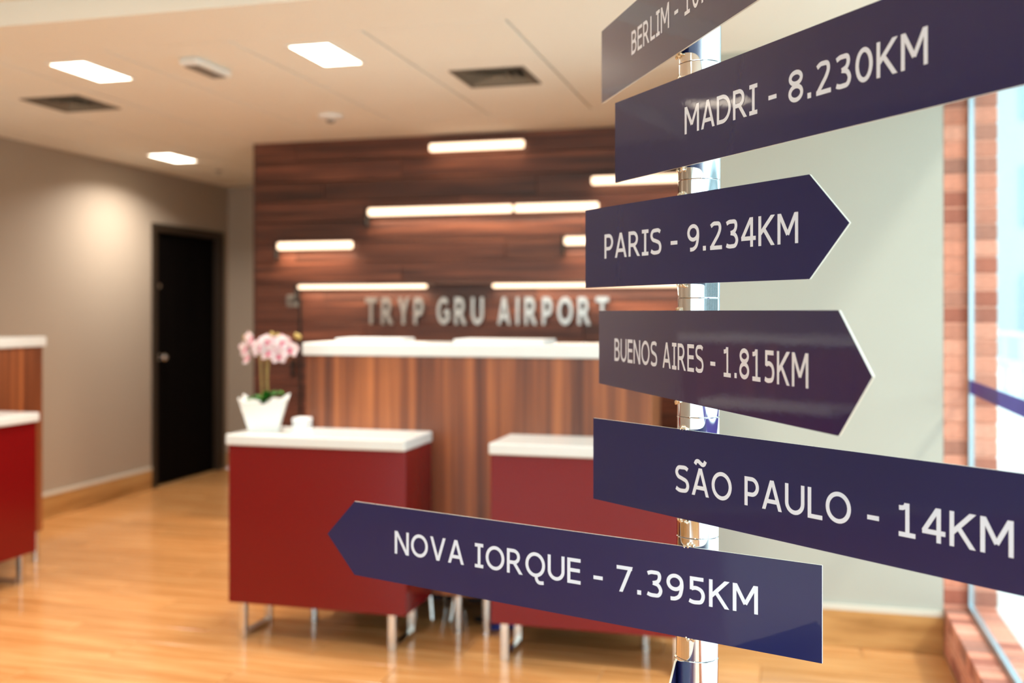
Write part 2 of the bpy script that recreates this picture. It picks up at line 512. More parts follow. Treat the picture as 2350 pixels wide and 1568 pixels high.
# walls
wl = box('wall_left', LEFT_X - .15, LEFT_X, REAR_Y, 7.10, 0, CEIL + .12, M['wall'])
tag(wl, kind='structure')
wl2 = box('wall_left_over_door', LEFT_X - .15, LEFT_X, 7.10, 8.13, 2.107, CEIL + .12, M['wall'])
tag(wl2, kind='structure')
wl3 = box('wall_left_end', LEFT_X - .15, LEFT_X, 8.13, BACK_Y, 0, CEIL + .12, M['wall'])
tag(wl3, kind='structure')
wb = box('wall_back', LEFT_X - .15, 0.95, BACK_Y, BACK_Y + .15, 0, CEIL + .12, M['wall'])
tag(wb, kind='structure')
wr = box('wall_right', -0.30, SILL_IN, WING_Y, WING_Y + .18, 0, CEIL + .12, M['wall_green'])
tag(wr, kind='structure')
wrs = box('wall_right_return', -0.30, -0.15, WING_Y + .18, BACK_Y, 0, CEIL + .12, M['wall'])
tag(wrs, kind='structure')
wre = box('wall_rear', LEFT_X - .15, SILL_OUT, REAR_Y - .15, REAR_Y, 0, .30, M['wall'])
tag(wre, kind='structure')

# wood clad wall
clad = box('wall_clad', -3.455, -0.30, CLAD_Y + .022, CLAD_Y + .20, 0, CEIL, M['cladding_back'])
tag(clad, kind='structure')
cside = box('wall_clad_side', -3.467, -3.455, CLAD_Y, CLAD_Y + .20, 0, CEIL, M['cladding'])
tag(cside, kind='structure')
ph = CEIL / 19
ci = Vector(clad.location)
src = {}
for r in range(19):
    x = -3.455 - (0, .95, .4, 1.15, .65)[r % 5]
    while x < -0.30:
        a, b = max(x, -3.455), min(x + 1.45, -0.30)
        if b - a > .03:
            key = round(b - a, 3)
            loc = Vector(((a + b) / 2, CLAD_Y + .011, r * ph + .0015)) - ci
            if key in src: copy_of(src[key], loc, clad)
            else:
                bm = bmesh.new(); add_box(bm, -(b - a) / 2 + .001, (b - a) / 2 - .001, -.011, .011, 0, ph - .003, .0015)
                src[key] = finish('cladding_plank', bm, M['cladding'], clad, loc=loc)
        x += 1.45

# skirting
def skirting(name, x0, x1, y0, y1):
    b = box(name, x0, x1, y0, y1, 0, 0.155, M['skirting'], bevel=.002); tag(b, kind='structure')
    c = box('cap', x0, x1, y0, y1, 0, 0.022, M['skirting_cap'], b); c.location = (0, 0, 0.155)
    return b
skirting('baseboard_left', LEFT_X, LEFT_X + .014, REAR_Y, 7.07)
skirting('baseboard_back', LEFT_X, -3.0, BACK_Y - .014, BACK_Y)
skirting('baseboard_right', -0.30, SILL_IN, WING_Y - .014, WING_Y)

# door in the left wall
dr = box('door_1', LEFT_X - .075, LEFT_X - .035, 7.15, 8.05, 0.008, 2.06, M['door'], bevel=.003)
tag(dr, 'dark brown flush door in the left wall', kind='structure')
bm = bmesh.new()
add_box(bm, LEFT_X - .15, LEFT_X + .012, 7.08, 7.145, 0, 2.13)
add_box(bm, LEFT_X - .15, LEFT_X + .012, 8.055, 8.15, 0, 2.13)
add_box(bm, LEFT_X - .15, LEFT_X + .012, 7.145, 8.055, 2.065, 2.13)
fr = finish('trim_1', bm, M['door_frame']); tag(fr, 'dark brown door frame', kind='structure')
bk = box('wall_behind_door', LEFT_X - .20, LEFT_X - .15, 7.0, 8.23, 0, 2.3, M['black']); tag(bk, kind='structure')
bm = bmesh.new()
lathe(bm, [(.026, 0), (.026, .006), (.010, .010), (.010, .035), (.024, .042), (.027, .055), (.018, .066)], 20)
bmesh.ops.rotate(bm, verts=bm.verts, matrix=Matrix.Rotation(PI / 2, 3, 'Y'))
kn = finish('knob', bm, M['chrome'], dr, True); kn.location = (.0201, 7.235 - 7.60, 1.04)
bm = bmesh.new(); lathe(bm, [(.018, 0), (.018, .006), (.008, .008)], 16)
bmesh.ops.rotate(bm, verts=bm.verts, matrix=Matrix.Rotation(PI / 2, 3, 'Y'))
kn = finish('lock_rose', bm, M['satin'], dr, True); kn.location = (.0201, 7.235 - 7.60, 1.62)

# ceiling: lower part with a tile field, higher part towards the camera
cl = box('ceiling', LEFT_X - .15, SILL_OUT + .1, STEP_Y, BACK_Y + .15, CEIL + .06, CEIL + .14, M['seam']); tag(cl, 'white ceiling with a field of square tiles', kind='structure')
co = Vector(cl.location)
TX = [-1.05 - .6 * k for k in range(7)]
TY = [3.79 + .607 * k for k in range(7)]
def border(x0, x1, y0, y1):
    b = box('plasterboard_border', x0, x1, y0, y1, CEIL, CEIL + .02, M['ceiling'], cl); b.location = Vector(b.location) - co
g, gy = .0055, .0022
border(LEFT_X - .15, SILL_OUT + .1, STEP_Y, TY[0] - g)
border(TX[0] + g, SILL_OUT + .1, TY[0] - g, BACK_Y + .15)
border(TX[4] + g, TX[0] + g, TY[3] + g, BACK_Y + .15)
border(LEFT_X - .15, TX[6] - g, TY[0] - g, BACK_Y + .15)
border(TX[6] - g, TX[4] + g, TY[6] + g, BACK_Y + .15)
tile_src = None
vent_cells = {(4, 1), (0, 1)}
for i in range(6):
    for j in range(6):
        if j >= 3 and i < 4: continue
        cx, cy = (TX[i] + TX[i + 1]) / 2, (TY[j] + TY[j + 1]) / 2
        loc = Vector((cx, cy, CEIL)) - co
        if (i, j) in vent_cells:
            bm = bmesh.new(); w, d, k = .3 - g, .3035 - gy, .165
            for a in ((-w, w, -d, -k), (-w, w, k, d), (-w, -k, -k, k), (k, w, -k, k)):
                add_box(bm, *a, 0, .02)
            finish('ceiling_tile', bm, M['tile'], cl, loc=loc)
        elif tile_src: copy_of(tile_src, loc, cl)
        else:
            bm = bmesh.new(); add_box(bm, -.3 + g, .3 - g, -.3035 + gy, .3035 - gy, 0, .02, .0015)
            tile_src = finish('ceiling_tile', bm, M['tile'], cl, loc=loc)
fa = box('trim_3', LEFT_X - .15, SILL_OUT + .1, STEP_Y - .012, STEP_Y, CEIL, CEIL + .1, M['ceiling']); tag(fa, 'white fascia of the ceiling step', kind='structure')
ch = box('ceiling_near', LEFT_X - .15, SILL_OUT + .1, REAR_Y - .15, STEP_Y, CEIL + .096, CEIL + .14, M['ceiling']); tag(ch, kind='structure')

# brick jamb, low brick sill wall and glazing on the right
jb = box('wall_jamb', SILL_IN + .004, SILL_OUT - .004, WING_Y + .004, WING_Y + .18, 0, CEIL + .1, M['mortar']); tag(jb, 'salmon brick jamb beside the window', kind='structure')
jo = Vector(jb.location)
course = 0.0685
bsrc = {}
def brick(parent, po, x0, x1, y0, y1, z0, z1):
    key = tuple(round(v, 3) for v in (x1 - x0, y1 - y0, z1 - z0))
    loc = Vector(((x0 + x1) / 2, (y0 + y1) / 2, z0)) - po
    if key in bsrc: return copy_of(bsrc[key], loc, parent)
    bm = bmesh.new(); a, b, c = ((v) / 2 for v in key)
    add_box(bm, -a, a, -b, b, 0, key[2], .003)
    bsrc[key] = finish('brick', bm, M['brick'], parent, loc=loc)
    return bsrc[key]
k = 0
z = 0.0
while z < CEIL:
    # one header each side of the glass channel
    s = random.uniform(-.0015, .0015)
    brick(jb, jo, SILL_IN, GLASS_X - .012, WING_Y + s, WING_Y + .09, z + .004, z + course - .005)
    brick(jb, jo, GLASS_X + .012, SILL_OUT, WING_Y + s, WING_Y + .09, z + .004, z + course - .005)
    z += course
sw = box('wall_sill', SILL_IN + .004, SILL_OUT - .004, REAR_Y, WING_Y, 0, SILL_Z - .004, M['mortar']); tag(sw, 'low salmon brick sill wall under the glass', kind='structure')
so = Vector(sw.location)
yb = WING_Y - .002
while yb > 1.6:
    brick(sw, so, SILL_IN, GLASS_X - .014, yb - .0685 + .004, yb - .003, SILL_Z - .06, SILL_Z)
    brick(sw, so, GLASS_X + .014, SILL_OUT, yb - .0685 + .004, yb - .003, SILL_Z - .06, SILL_Z)
    yb -= .0685
for c in range(2):
    yb = WING_Y - .002 - .1 * c
    while yb > 1.7:
        brick(sw, so, SILL_IN, SILL_IN + .09, yb - .205, yb - .009, .004 + c * .0635, .0605 + c * .0635)
        yb -= .205
# window
wn = box('window_1', GLASS_X - .010, GLASS_X + .010, REAR_Y, WING_Y + .0, SILL_Z - .0, SILL_Z + .022, M['alu']); tag(wn, 'frameless glazing in slim aluminium channels', kind='structure')
wo = Vector(wn.location)
def wpart(name, *a, m=None):
    o = box(name, *a, m or M['alu'], wn); o.location = Vector(o.location) - wo; return o
wpart('window_channel', GLASS_X - .010, GLASS_X + .010, WING_Y - .022, WING_Y + .0, SILL_Z + .022, CEIL)
wpart('window_head', GLASS_X - .014, GLASS_X + .014, REAR_Y, WING_Y, CEIL - .02, CEIL)
yp = WING_Y - .022
while yp > REAR_Y + .2:
    y1 = yp; y0 = max(yp - 1.5, REAR_Y)
    wpart('window_pane', GLASS_X - .004, GLASS_X + .004, y0 + .003, y1 - .003, SILL_Z + .022, CEIL - .02, m=M['glass'])
    yp -= 1.5
st = box('safety_stripe', GLASS_X - .0052, GLASS_X - .0044, REAR_Y, WING_Y - .02, 1.083, 1.138, M['film'], wn); st.location = Vector(st.location) - wo
wg = box('window_2', LEFT_X, SILL_IN, REAR_Y - .06, REAR_Y - .01, .30, .35, M['alu']); tag(wg, 'glazed shop front behind the camera', kind='structure')
go = Vector(wg.location)
def gpart(name, *a, m=None):
    o = box(name, *a, m or M['alu'], wg); o.location = Vector(o.location) - go; return o
gpart('window_head', LEFT_X, SILL_IN, REAR_Y - .06, REAR_Y - .01, CEIL + .05, CEIL + .096)
for k in range(5):
    xa = LEFT_X + k * (SILL_IN - LEFT_X) / 4
    gpart('mullion', xa - .025, xa + .025, REAR_Y - .06, REAR_Y - .01, .35, CEIL + .05)
    if k < 4: gpart('window_pane', xa + .025, xa + (SILL_IN - LEFT_X) / 4 - .025, REAR_Y - .039, REAR_Y - .031, .35, CEIL + .05, m=M['glass'])
hd = box('wall_head', SILL_IN, SILL_OUT, REAR_Y, WING_Y + .2, CEIL, CEIL + .3, M['wall']); tag(hd, kind='structure')

# outdoors
gr2 = box('ground_front', -40, SILL_OUT, -40, REAR_Y - .15, -.2, -.05, M['pavement']); tag(gr2, kind='structure')
gr = box('ground', SILL_OUT, 60, -40, 60, -.2, -.05, M['pavement']); tag(gr, kind='structure')
rail = empty('terrace_railing', (3.2, 14.0, -.05)); tag(rail, 'pale metal railing outside beyond the window', 'railing')
for i in range(14):
    bm = bmesh.new(); add_box(bm, -.03, .03, -.03, .03, 0, 1.15)
    finish('post', bm, M['alu'], rail, loc=(0, -8 + i * 1.2, 0))
for zz in (.25, .7, 1.12):
    bm = bmesh.new(); add_box(bm, -.02, .02, -8, 7.6, zz, zz + .05)
    finish('rail', bm, M['alu'], rail)
bld = empty('building', (12, 34, -.05)); tag(bld, 'pale building seen outdoors, heightened to cover the bright sky', 'building')
bm = bmesh.new(); add_box(bm, -9, 12, -4, 4, 0, 15); finish('wall', bm, M['facade'], bld)  # height added so the pale face tones down the bright sky view
bm = bmesh.new(); add_box(bm, -9.3, 12.3, -4.3, 4.3, 15, 15.4); finish('roof', bm, M['white_top'], bld)
bm = bmesh.new(); add_box(bm, -.8, .8, -.05, .05, 0, 1.6); wsrc = finish('window', bm, M['facade_glass'], bld, loc=(-7.6, -4.02, .9))
for i in range(8):
    for j in range(5):
        if i + j: copy_of(wsrc, (-7.6 + i * 2.5, -4.02, .9 + j * 2.9), bld)
b2 = empty('building', (22, -4, -.05)); tag(b2, 'long low pale building added outdoors for the pole to reflect', 'building')  # out of view, added so its dark bays stripe the chrome reflection
bm = bmesh.new(); add_box(bm, 0, 6, -28, 26, 0, 4.6); finish('wall', bm, M['facade'], b2)
bm = bmesh.new(); add_box(bm, -.5, 6.5, -28.5, 26.5, 4.6, 4.9); finish('roof', bm, M['facade'], b2)
bm = bmesh.new(); add_box(bm, -.06, .06, -.9, .9, 0, 3.4); wsrc = finish('window', bm, M['vent_in'], b2, loc=(-.02, -26, .4))
for i in range(1, 17): copy_of(wsrc, (-.02, -26 + i * 3.1, .4), b2)
def hedge(name, x, y, r, h, label):
    bm = bmesh.new(); rnd = random.Random(int(x * 100))
    for k in range(420):
        a = rnd.uniform(0, 2 * PI); q = math.sqrt(rnd.random()) * r; zz = rnd.uniform(.02, h)
        f = 1 - .5 * (zz / h) ** 3
        c = Vector((q * f * math.cos(a), q * f * math.sin(a), zz)); s = .09
        d = Vector((rnd.uniform(-1, 1), rnd.uniform(-1, 1), rnd.uniform(-.3, 1))).normalized(); e = d.orthogonal().normalized()
        vs = [bm.verts.new(c + d * s), bm.verts.new(c + e * s * .4), bm.verts.new(c - d * s), bm.verts.new(c - e * s * .4)]
        bm.faces.new(vs)
    o = finish(name, bm, M['hedge'], loc=(x, y, -.05)); tag(o, label, 'shrub'); return o
hedge('shrub', 4.6, 17.0, .8, 1.0, 'rounded green shrub outside behind the railing')

# ------------------------------------------------------------------ ceiling lamps and fittings
def ceiling_lamp(x, y, zc, label, group='recessed ceiling lamps', watts=LAMP_WATTS, color=LAMP_COLOR):
    t = empty('ceiling_lamp', (x, y, zc)); tag(t, label, 'lamp', group)
    bm = bmesh.new(); a, b, f = .105, .19, .014
    for r in ((-a, a, -b, -b + f), (-a, a, b - f, b), (-a, -a + f, -b + f, b - f), (a - f, a, -b + f, b - f)):
        add_box(bm, *r, -.006, 0)
    finish('frame', bm, M['plastic'], t)
    bm = bmesh.new(); add_box(bm, -a + f, a - f, -b + f, b - f, -.004, 0)
    finish('diffuser', bm, M['lamp_panel'], t)
    ld = bpy.data.lights.new('lamp_light', 'AREA')
    ld.shape = 'RECTANGLE'; ld.size = .17; ld.size_y = .34; ld.energy = watts; ld.color = color
    ld.spread = math.radians(146)
    lo = bpy.data.objects.new('lamp_light', ld); lo.location = (0, 0, -.008); link(lo, t)
    return t
ceiling_lamp(-3.15, 4.09, CEIL, 'glowing rectangular ceiling lamp nearest the left desk')
ceiling_lamp(-1.95, 4.09, CEIL, 'glowing rectangular ceiling lamp above the orchid counter')
ceiling_lamp(-4.35, 6.55, CEIL, 'small far ceiling lamp beside the left wall near the dark door', watts=LAMP_WATTS * 1.25)
for x, y, where in [(-4.3, 2.95, 'in the front row by the left wall'), (-2.6, 2.6, 'in the middle of the front row'), (-1.0, 2.5, 'in the front row nearest the glass'),
                    (-4.2, -.6, 'in the back row by the left wall'), (-2.4, -.6, 'in the middle of the back row'), (-.6, -.6, 'in the back row nearest the glass')]:
    ceiling_lamp(x, y, CEIL + .096, 'ceiling lamp above the camera side, ' + where, 'recessed ceiling lamps on the higher ceiling', LAMP_WATTS * .38, (1.0, .97, .93))

def vent(x, y, label):
    t = empty('ceiling_vent', (x, y, CEIL)); tag(t, label, 'vent', 'square ceiling vents')
    bm = bmesh.new(); a = .180
    for r in ((-a, a, -a, -a + .02), (-a, a, a - .02, a), (-a, -a + .02, -a + .02, a - .02), (a - .02, a, -a + .02, a - .02)):
        add_box(bm, *r, -.006, 0)
    finish('frame', bm, M['vent'], t)
    bm = bmesh.new(); add_box(bm, -.164, .164, -.164, .164, .050, .058); finish('throat', bm, M['vent_in'], t)
    for k in range(4):                                   # nested sloping square vanes
        r0 = .155 - k * .036
        bm = bmesh.new()
        lo = [bm.verts.new((sx * r0, sy * r0, -.004)) for sx, sy in ((-1, -1), (1, -1), (1, 1), (-1, 1))]
        hi = [bm.verts.new((sx * (r0 - .026), sy * (r0 - .026), .036)) for sx, sy in ((-1, -1), (1, -1), (1, 1), (-1, 1))]
        for i in range(4): bm.faces.new((lo[i], lo[(i + 1) % 4], hi[(i + 1) % 4], hi[i]))
        finish('vane', bm, M['vane'], t)
    return t
vent(-3.75, 4.70, 'square dark ceiling vent at the left beside the left lamp')
vent(-1.35, 4.70, 'square dark ceiling vent above the wood clad wall beside the seam')

t = empty('emergency_light', (-2.56, 4.11, CEIL)); tag(t, 'small white box light on ceiling between the two big lamps', 'light')
bm = bmesh.new(); add_box(bm, -.05, .05, -.145, .145, -.035, 0, .012, 2); finish('housing', bm, M['plastic'], t)
bm = bmesh.new(); add_box(bm, -.036, .036, -.12, .12, -.039, -.034, .002); finish('lens', bm, M['grey_plastic'], t)
t = empty('smoke_detector', (-2.53, 5.36, CEIL)); tag(t, 'round white smoke detector on the ceiling', 'detector')
bm = bmesh.new(); lathe(bm, [(.05, -.03), (.07, -.018), (.075, 0)], 24); finish('housing', bm, M['plastic'], t, True)
bm = bmesh.new(); lathe(bm, [(.018, -.045), (.024, -.038), (.026, -.029)], 16); finish('sensor', bm, M['grey_plastic'], t, True)
t = empty('sprinkler', (-4.40, 7.25, CEIL)); tag(t, 'small grey sprinkler head near the door', 'sprinkler')
bm = bmesh.new(); lathe(bm, [(.03, -.005), (.032, 0)], 16); finish('rose', bm, M['grey_plastic'], t, True)
bm = bmesh.new(); lathe(bm, [(.022, -.040), (.022, -.036), (.007, -.034), (.007, -.004)], 14); finish('head', bm, M['satin'], t, True)

# ------------------------------------------------------------------ lights and lettering on the clad wall
def wall_light(x0, x1, z, label, bracket=True, power=1.0, gap=None, low=-.020):
    t = empty('linear_wall_light', ((x0 + x1) / 2, CLAD_Y, z)); tag(t, label, 'wall light', 'linear lights on the wood clad wall')
    h = (x1 - x0) / 2
    bm = bmesh.new(); add_box(bm, -h - .004, h + .004, -.052, 0, .028, .040, .002); finish('housing', bm, M['cladding'], t)
    segs = [(-h, h)] if not gap else [(-h, gap[0] - (x0 + x1) / 2), (gap[1] - (x0 + x1) / 2, h)]
    for a, b in segs:
        bm = bmesh.new(); add_box(bm, a, b, -.048, -.010, low, .028, .011, 3); finish('diffuser', bm, M['slot'], t)
    if bracket:
        bm = bmesh.new(); add_box(bm, -h - .018, -h - .006, -.050, 0, -.085, .040); finish('bracket', bm, M['black'], t)
    for a, b in segs:                                    # the strip's own light, washing down the planks
        ld = bpy.data.lights.new('strip_light', 'AREA'); ld.shape = 'RECTANGLE'; ld.size = b - a; ld.size_y = .03
        ld.energy = 4.6 * (b - a) * power; ld.color = (1.0, 0.78, 0.56)
        lo = bpy.data.objects.new('strip_light', ld); lo.location = ((a + b) / 2, -.050, low - .006)
        lo.rotation_euler = (math.radians(-18), 0, 0); link(lo, t)
    return t
wall_light(-2.198, -1.578, 2.46, 'short glowing light bar highest on the wood wall', False, .15)
wall_light(-2.62, -1.655, 2.06, 'long glowing light bar in the second row of wood wall')
wall_light(-1.635, -1.109, 2.06, 'light bar right of the long one in the second row', False)
wall_light(-3.269, -2.736, 1.85, 'short glowing light bar at left end of the wood wall')
wall_light(-1.319, -.80, 1.85, 'light bar partly behind the Paris sign board')
wall_light(-3.119, -.60, 1.565, 'longest light bar, just above the steel wall lettering', True, gap=(-2.22, -1.78), low=.004)
wall_light(-1.15, -.45, 2.215, 'light bar showing under the Madri sign board', False, .2)

lt = empty('wall_lettering', (-1.85, CLAD_Y, 1.337)); tag(lt, 'raised steel letters TRYP GRU AIRPORT on wood wall', 'lettering')
items, tw = text_polys('TRYP GRU AiRPORT', .092, .34, .60)
XL, XR, CAP = -2.640, -1.045, .172
sx = (XR - XL) / tw
for chx, x0, polys in items:
    if not polys: continue
    bm = bmesh.new()
    for ly, p in polys:
        lo = [bm.verts.new((XL + a * sx + 1.85, -.034 - ly * .0003, b * CAP)) for a, b in p]
        hi = [bm.verts.new((XL + a * sx + 1.85, -.006, b * CAP)) for a, b in p]
        n = len(p)
        try:
            bm.faces.new(lo); bm.faces.new(hi[::-1])
            for i in range(n): bm.faces.new((lo[i], lo[(i + 1) % n], hi[(i + 1) % n], hi[i]))
        except ValueError: pass
    bmesh.ops.recalc_face_normals(bm, faces=bm.faces)
    finish('letter', bm, M['letter'], lt)

t = empty('wall_switch', (-3.172, CLAD_Y, 1.45)); tag(t, 'small grey control box on wood wall left of the lettering', 'switch')
bm = bmesh.new(); add_box(bm, -.04, .04, -.025, 0, 0, .08, .006); finish('plate', bm, M['grey_plastic'], t)
bm = bmesh.new(); add_box(bm, -.014, .014, -.032, -.024, .022, .058, .003); finish('button', bm, M['vent'], t)
t = empty('wall_panel_handle', (-3.160, CLAD_Y, .985)); tag(t, 'dark vertical handle on wood wall behind the orchid', 'handle')
bm = bmesh.new(); add_box(bm, -.010, .010, -.045, -.030, 0, .12, .003); finish('grip', bm, M['black'], t)
for zz in (.015, .095):
    bm = bmesh.new(); add_box(bm, -.006, .006, -.032, 0, zz, zz + .012); finish('standoff', bm, M['black'], t)
bx = box('trim_2', -3.126, -3.112, CLAD_Y - .012, CLAD_Y, 0, 1.50, M['black']); tag(bx, 'dark vertical joint strip on the wood wall', kind='structure')

# ------------------------------------------------------------------ reception furniture
TOP_H, WING_H, RED_Z = 1.276, .889, .158
def leg_tube(parent, x, y, z1, r=.019):
    bm = bmesh.new(); lathe(bm, [(r + .003, 0), (r + .003, .006), (r, .008), (r, z1)], 20)
    return finish('leg', bm, M['satin'], parent, True, loc=(x, y, 0))

def wing_counter(loc, rz, width, depth, label):
    """white topped red counter; local x along its front, front face at y = 0, body goes to +y"""
    t = empty('counter', loc, rz); tag(t, label, 'counter', 'red counters with white tops')
    bm = bmesh.new(); add_box(bm, .004, width - .004, .018, depth, RED_Z, WING_H - .046, .003); finish('body', bm, M['red'], t)
    bm = bmesh.new(); add_box(bm, 0, width, 0, depth, WING_H - .046, WING_H, .006, 2); finish('top', bm, M['white_top'], t)
    for x in (.055, width - .075):
        for y in (.055, depth - .055):
            leg = bm = bmesh.new(); add_box(bm, -.016, .016, -.016, .016, 0, RED_Z, .002)
            finish('leg', bm, M['satin'], t, loc=(x, y, 0))
        bm = bmesh.new(); add_box(bm, -.014, .014, .055 + .016, depth - .071, 0, .022, .002)
        finish('floor_bar', bm, M['satin'], t, loc=(x, 0, 0))
    return t

def reception_desk(loc, rz, width, label, leg_x):
    t = empty('reception_desk', loc, rz); tag(t, label, 'desk', 'walnut reception desks')
    bm = bmesh.new(); add_box(bm, 0, width, 0, .04, .165, TOP_H - .056, .002); finish('front_panel', bm, M['desk_wood'], t)
    bm = bmesh.new(); add_box(bm, -.012, width + .012, -.018, .34, TOP_H - .056, TOP_H, .006, 2); finish('top', bm, M['white_top'], t)
    for x in (0, width - .04):
        bm = bmesh.new(); add_box(bm, x, x + .04, .04, .72, .165, .72, .002); finish('end_panel', bm, M['desk_wood'], t)
        bm = bmesh.new(); add_box(bm, x, x + .04, .04, .32, .75, TOP_H - .056, .002); finish('end_panel', bm, M['desk_wood'], t)
    bm = bmesh.new(); add_box(bm, 0, width, .04, .74, .72, .75, .003); finish('worktop', bm, M['white_top'], t)
    bm = bmesh.new(); add_box(bm, .04, width - .04, .46, .48, .004, .72); finish('shading_back_panel', bm, M['black'], t)  # black sheet carried down to the floor to darken the gap under the desk
    for x in leg_x:
        leg_tube(t, x, .022, .168); leg_tube(t, x, .66, .722)
    return t
D0 = -2.13
reception_desk((D0, 4.255, 0), 0, 1.584, 'walnut reception desk with a thick white top facing the camera', (.03, D0 * 0 + .728, .858, 1.554))
wing_counter((-2.343, 3.915, 0), 0, .828, .338, 'red counter with white top carrying the orchid pot')
wing_counter((-1.160, 3.925, 0), 0, .828, .328, 'red counter with white top partly behind the sign boards')
# left group, turned a quarter: front looks towards +X
reception_desk((-4.12, 3.30, 0), PI / 2, 1.62, 'walnut reception desk with white top cut by left picture edge', (.03, .75, .87, 1.59))
wing_counter((-3.79, 3.62, 0), PI / 2, .885, .328, 'red counter with white top cut by left picture edge')

# things on the desk and counter
def paper_stack(x, y, z, w, d, h, rz, label):
    t = empty('paper_stack', (x, y, z), rz); tag(t, label, 'papers')
    for k in range(4):
        bm = bmesh.new(); o = random.uniform(-.004, .004)
        add_box(bm, -w / 2 + o, w / 2 + o, -d / 2, d / 2, k * h / 4, (k + 1) * h / 4 - .0006)
        finish('sheet_bundle', bm, M['paper'], t)
paper_stack(-1.86, 4.43, TOP_H, .32, .20, .020, .06, 'flat stack of white papers on desk above the orchid counter')
paper_stack(-1.23, 4.43, TOP_H, .42, .20, .020, -.05, 'flat stack of white papers in the middle of the desk')
t = empty('white_box', (-2.128, 4.213, WING_H), .0); tag(t, 'small low white box beside the orchid pot', 'box')
bm = bmesh.new(); add_box(bm, -.033, .033, -.035, .035, 0, .030, .003); finish('base', bm, M['paper'], t)
bm = bmesh.new(); add_box(bm, -.035, .035, -.037, .037, .031, .048, .004); finish('lid', bm, M['paper'], t)

# stool and cables under the desk
t = empty('tube_stand', (-1.53, 4.52, 0)); tag(t, 'grey slanted metal tube stand in the dark gap under the desk', 'stand')
bm = bmesh.new(); add_box(bm, -.10, .10, -.08, .08, .26, .275, .003); finish('plate', bm, M['black'], t)
for sx_ in (-1, 1):
    for sy_ in (-1, 1):
        bm = bmesh.new(); add_tube(bm, [(sx_ * .08, sy_ * .06, .26), (sx_ * .045, sy_ * .10, .0)], .011); finish('leg', bm, M['satin'], t, True)
def cable(name, pts, r, m, label):
    pts3 = []
    for i in range(len(pts) - 1):
        p0 = pts[max(i - 1, 0)]; p1 = pts[i]; p2 = pts[i + 1]; p3 = pts[min(i + 2, len(pts) - 1)]
        for k in range(8):
            u = k / 8
            pts3.append(tuple(.5 * (2 * p1[j] + (p2[j] - p0[j]) * u + (2 * p0[j] - 5 * p1[j] + 4 * p2[j] - p3[j]) * u * u + (3 * p1[j] - p0[j] - 3 * p2[j] + p3[j]) * u ** 3) for j in range(3)))
    pts3.append(pts[-1])
    bm = bmesh.new(); add_tube(bm, pts3, r, 8); o = finish(name, bm, m, None, True); tag(o, label, 'cable'); return o
cable('cable', [(-1.20, 4.40, .16), (-1.19, 4.37, .10), (-1.21, 4.36, .03), (-1.26, 4.34, .012), (-1.31, 4.37, .012), (-1.28, 4.42, .012), (-1.21, 4.40, .013), (-1.16, 4.37, .013)], .011, M['blue'], 'blue cable loop on the floor between the counters')
cable('cable', [(-1.36, 4.62, .25), (-1.35, 4.60, .10), (-1.36, 4.56, .013), (-1.33, 4.48, .013), (-1.37, 4.44, .013), (-1.33, 4.42, .013)], .010, M['black'], 'black cable on the floor under the desk')

# ------------------------------------------------------------------ orchid
t = empty('potted_orchid', (-2.248, 4.085, WING_H), .42); tag(t, 'pink and white orchid in a scalloped white square pot', 'plant')
bm = bmesh.new()
PB, PT, PH = .062, .104, .150
n = 12
def rim_pt(side, u):
    a = (-1 + 2 * u); c = [(a, -1), (1, a), (-a, 1), (-1, -a)][side]; return c
outer_lo, outer_hi, inner_hi, inner_lo = [], [], [], []
for s in range(4):
    for k in range(n):
        u = k / n; cx_, cy_ = rim_pt(s, u)
        wav = PH - .020 + .020 * (abs(2 * u - 1) ** 2.2) + .006 * math.cos(u * 6 * PI)
        f = PB + (PT - PB) * wav / PH
        outer_lo.append(bm.verts.new((cx_ * PB, cy_ * PB, 0)))
        outer_hi.append(bm.verts.new((cx_ * f, cy_ * f, wav)))
        inner_hi.append(bm.verts.new((cx_ * (f - .006), cy_ * (f - .006), wav)))
        inner_lo.append(bm.verts.new((cx_ * (f - .016), cy_ * (f - .016), PH * .62)))
N = len(outer_lo)
for A, B in ((outer_lo, outer_hi), (outer_hi, inner_hi), (inner_hi, inner_lo)):
    for i in range(N): bm.faces.new((A[i], A[(i + 1) % N], B[(i + 1) % N], B[i]))
bm.faces.new(outer_lo[::-1]); bm.faces.new(inner_lo)
finish('pot', bm, M['pot'], t)
bm = bmesh.new(); lathe(bm, [(.072, .100), (.066, .116), (.03, .124)], 20); finish('moss', bm, M['soil'], t, True)
def leaf(ang, length, width, rise, lift=.12):
    bm = bmesh.new(); m_ = 9; rows = []
    for i in range(m_):
        s = i / (m_ - 1); w = width * math.sin(PI * min(1, s * .92 + .06)) ** .7
        r = length * s; z = lift + rise * math.sin(s * PI * .75)
        c = Vector((math.cos(ang) * r, math.sin(ang) * r, z)); q = Vector((-math.sin(ang), math.cos(ang), 0)) * w
        rows.append([bm.verts.new(c - q + Vector((0, 0, .008))), bm.verts.new(c), bm.verts.new(c + q + Vector((0, 0, .008)))])
    for A, B in zip(rows, rows[1:]):
        bm.faces.new((A[0], A[1], B[1], B[0])); bm.faces.new((A[1], A[2], B[2], B[1]))
    bmesh.ops.solidify(bm, geom=list(bm.faces), thickness=.003)
    finish('leaf', bm, M['leaf'], t, True)
for a, l_, w_, r_ in ((-.5, .10, .026, .050), (.9, .085, .024, .040), (2.4, .08, .022, .028), (3.6, .085, .022, .022), (-1.7, .07, .020, .026), (-1.0, .085, .026, .055)): leaf(a, l_, w_, r_)
def stem(pts, r=.0055):
    bm = bmesh.new(); add_tube(bm, pts, r, 8, r2=.003); finish('stem', bm, M['stem'], t, True)
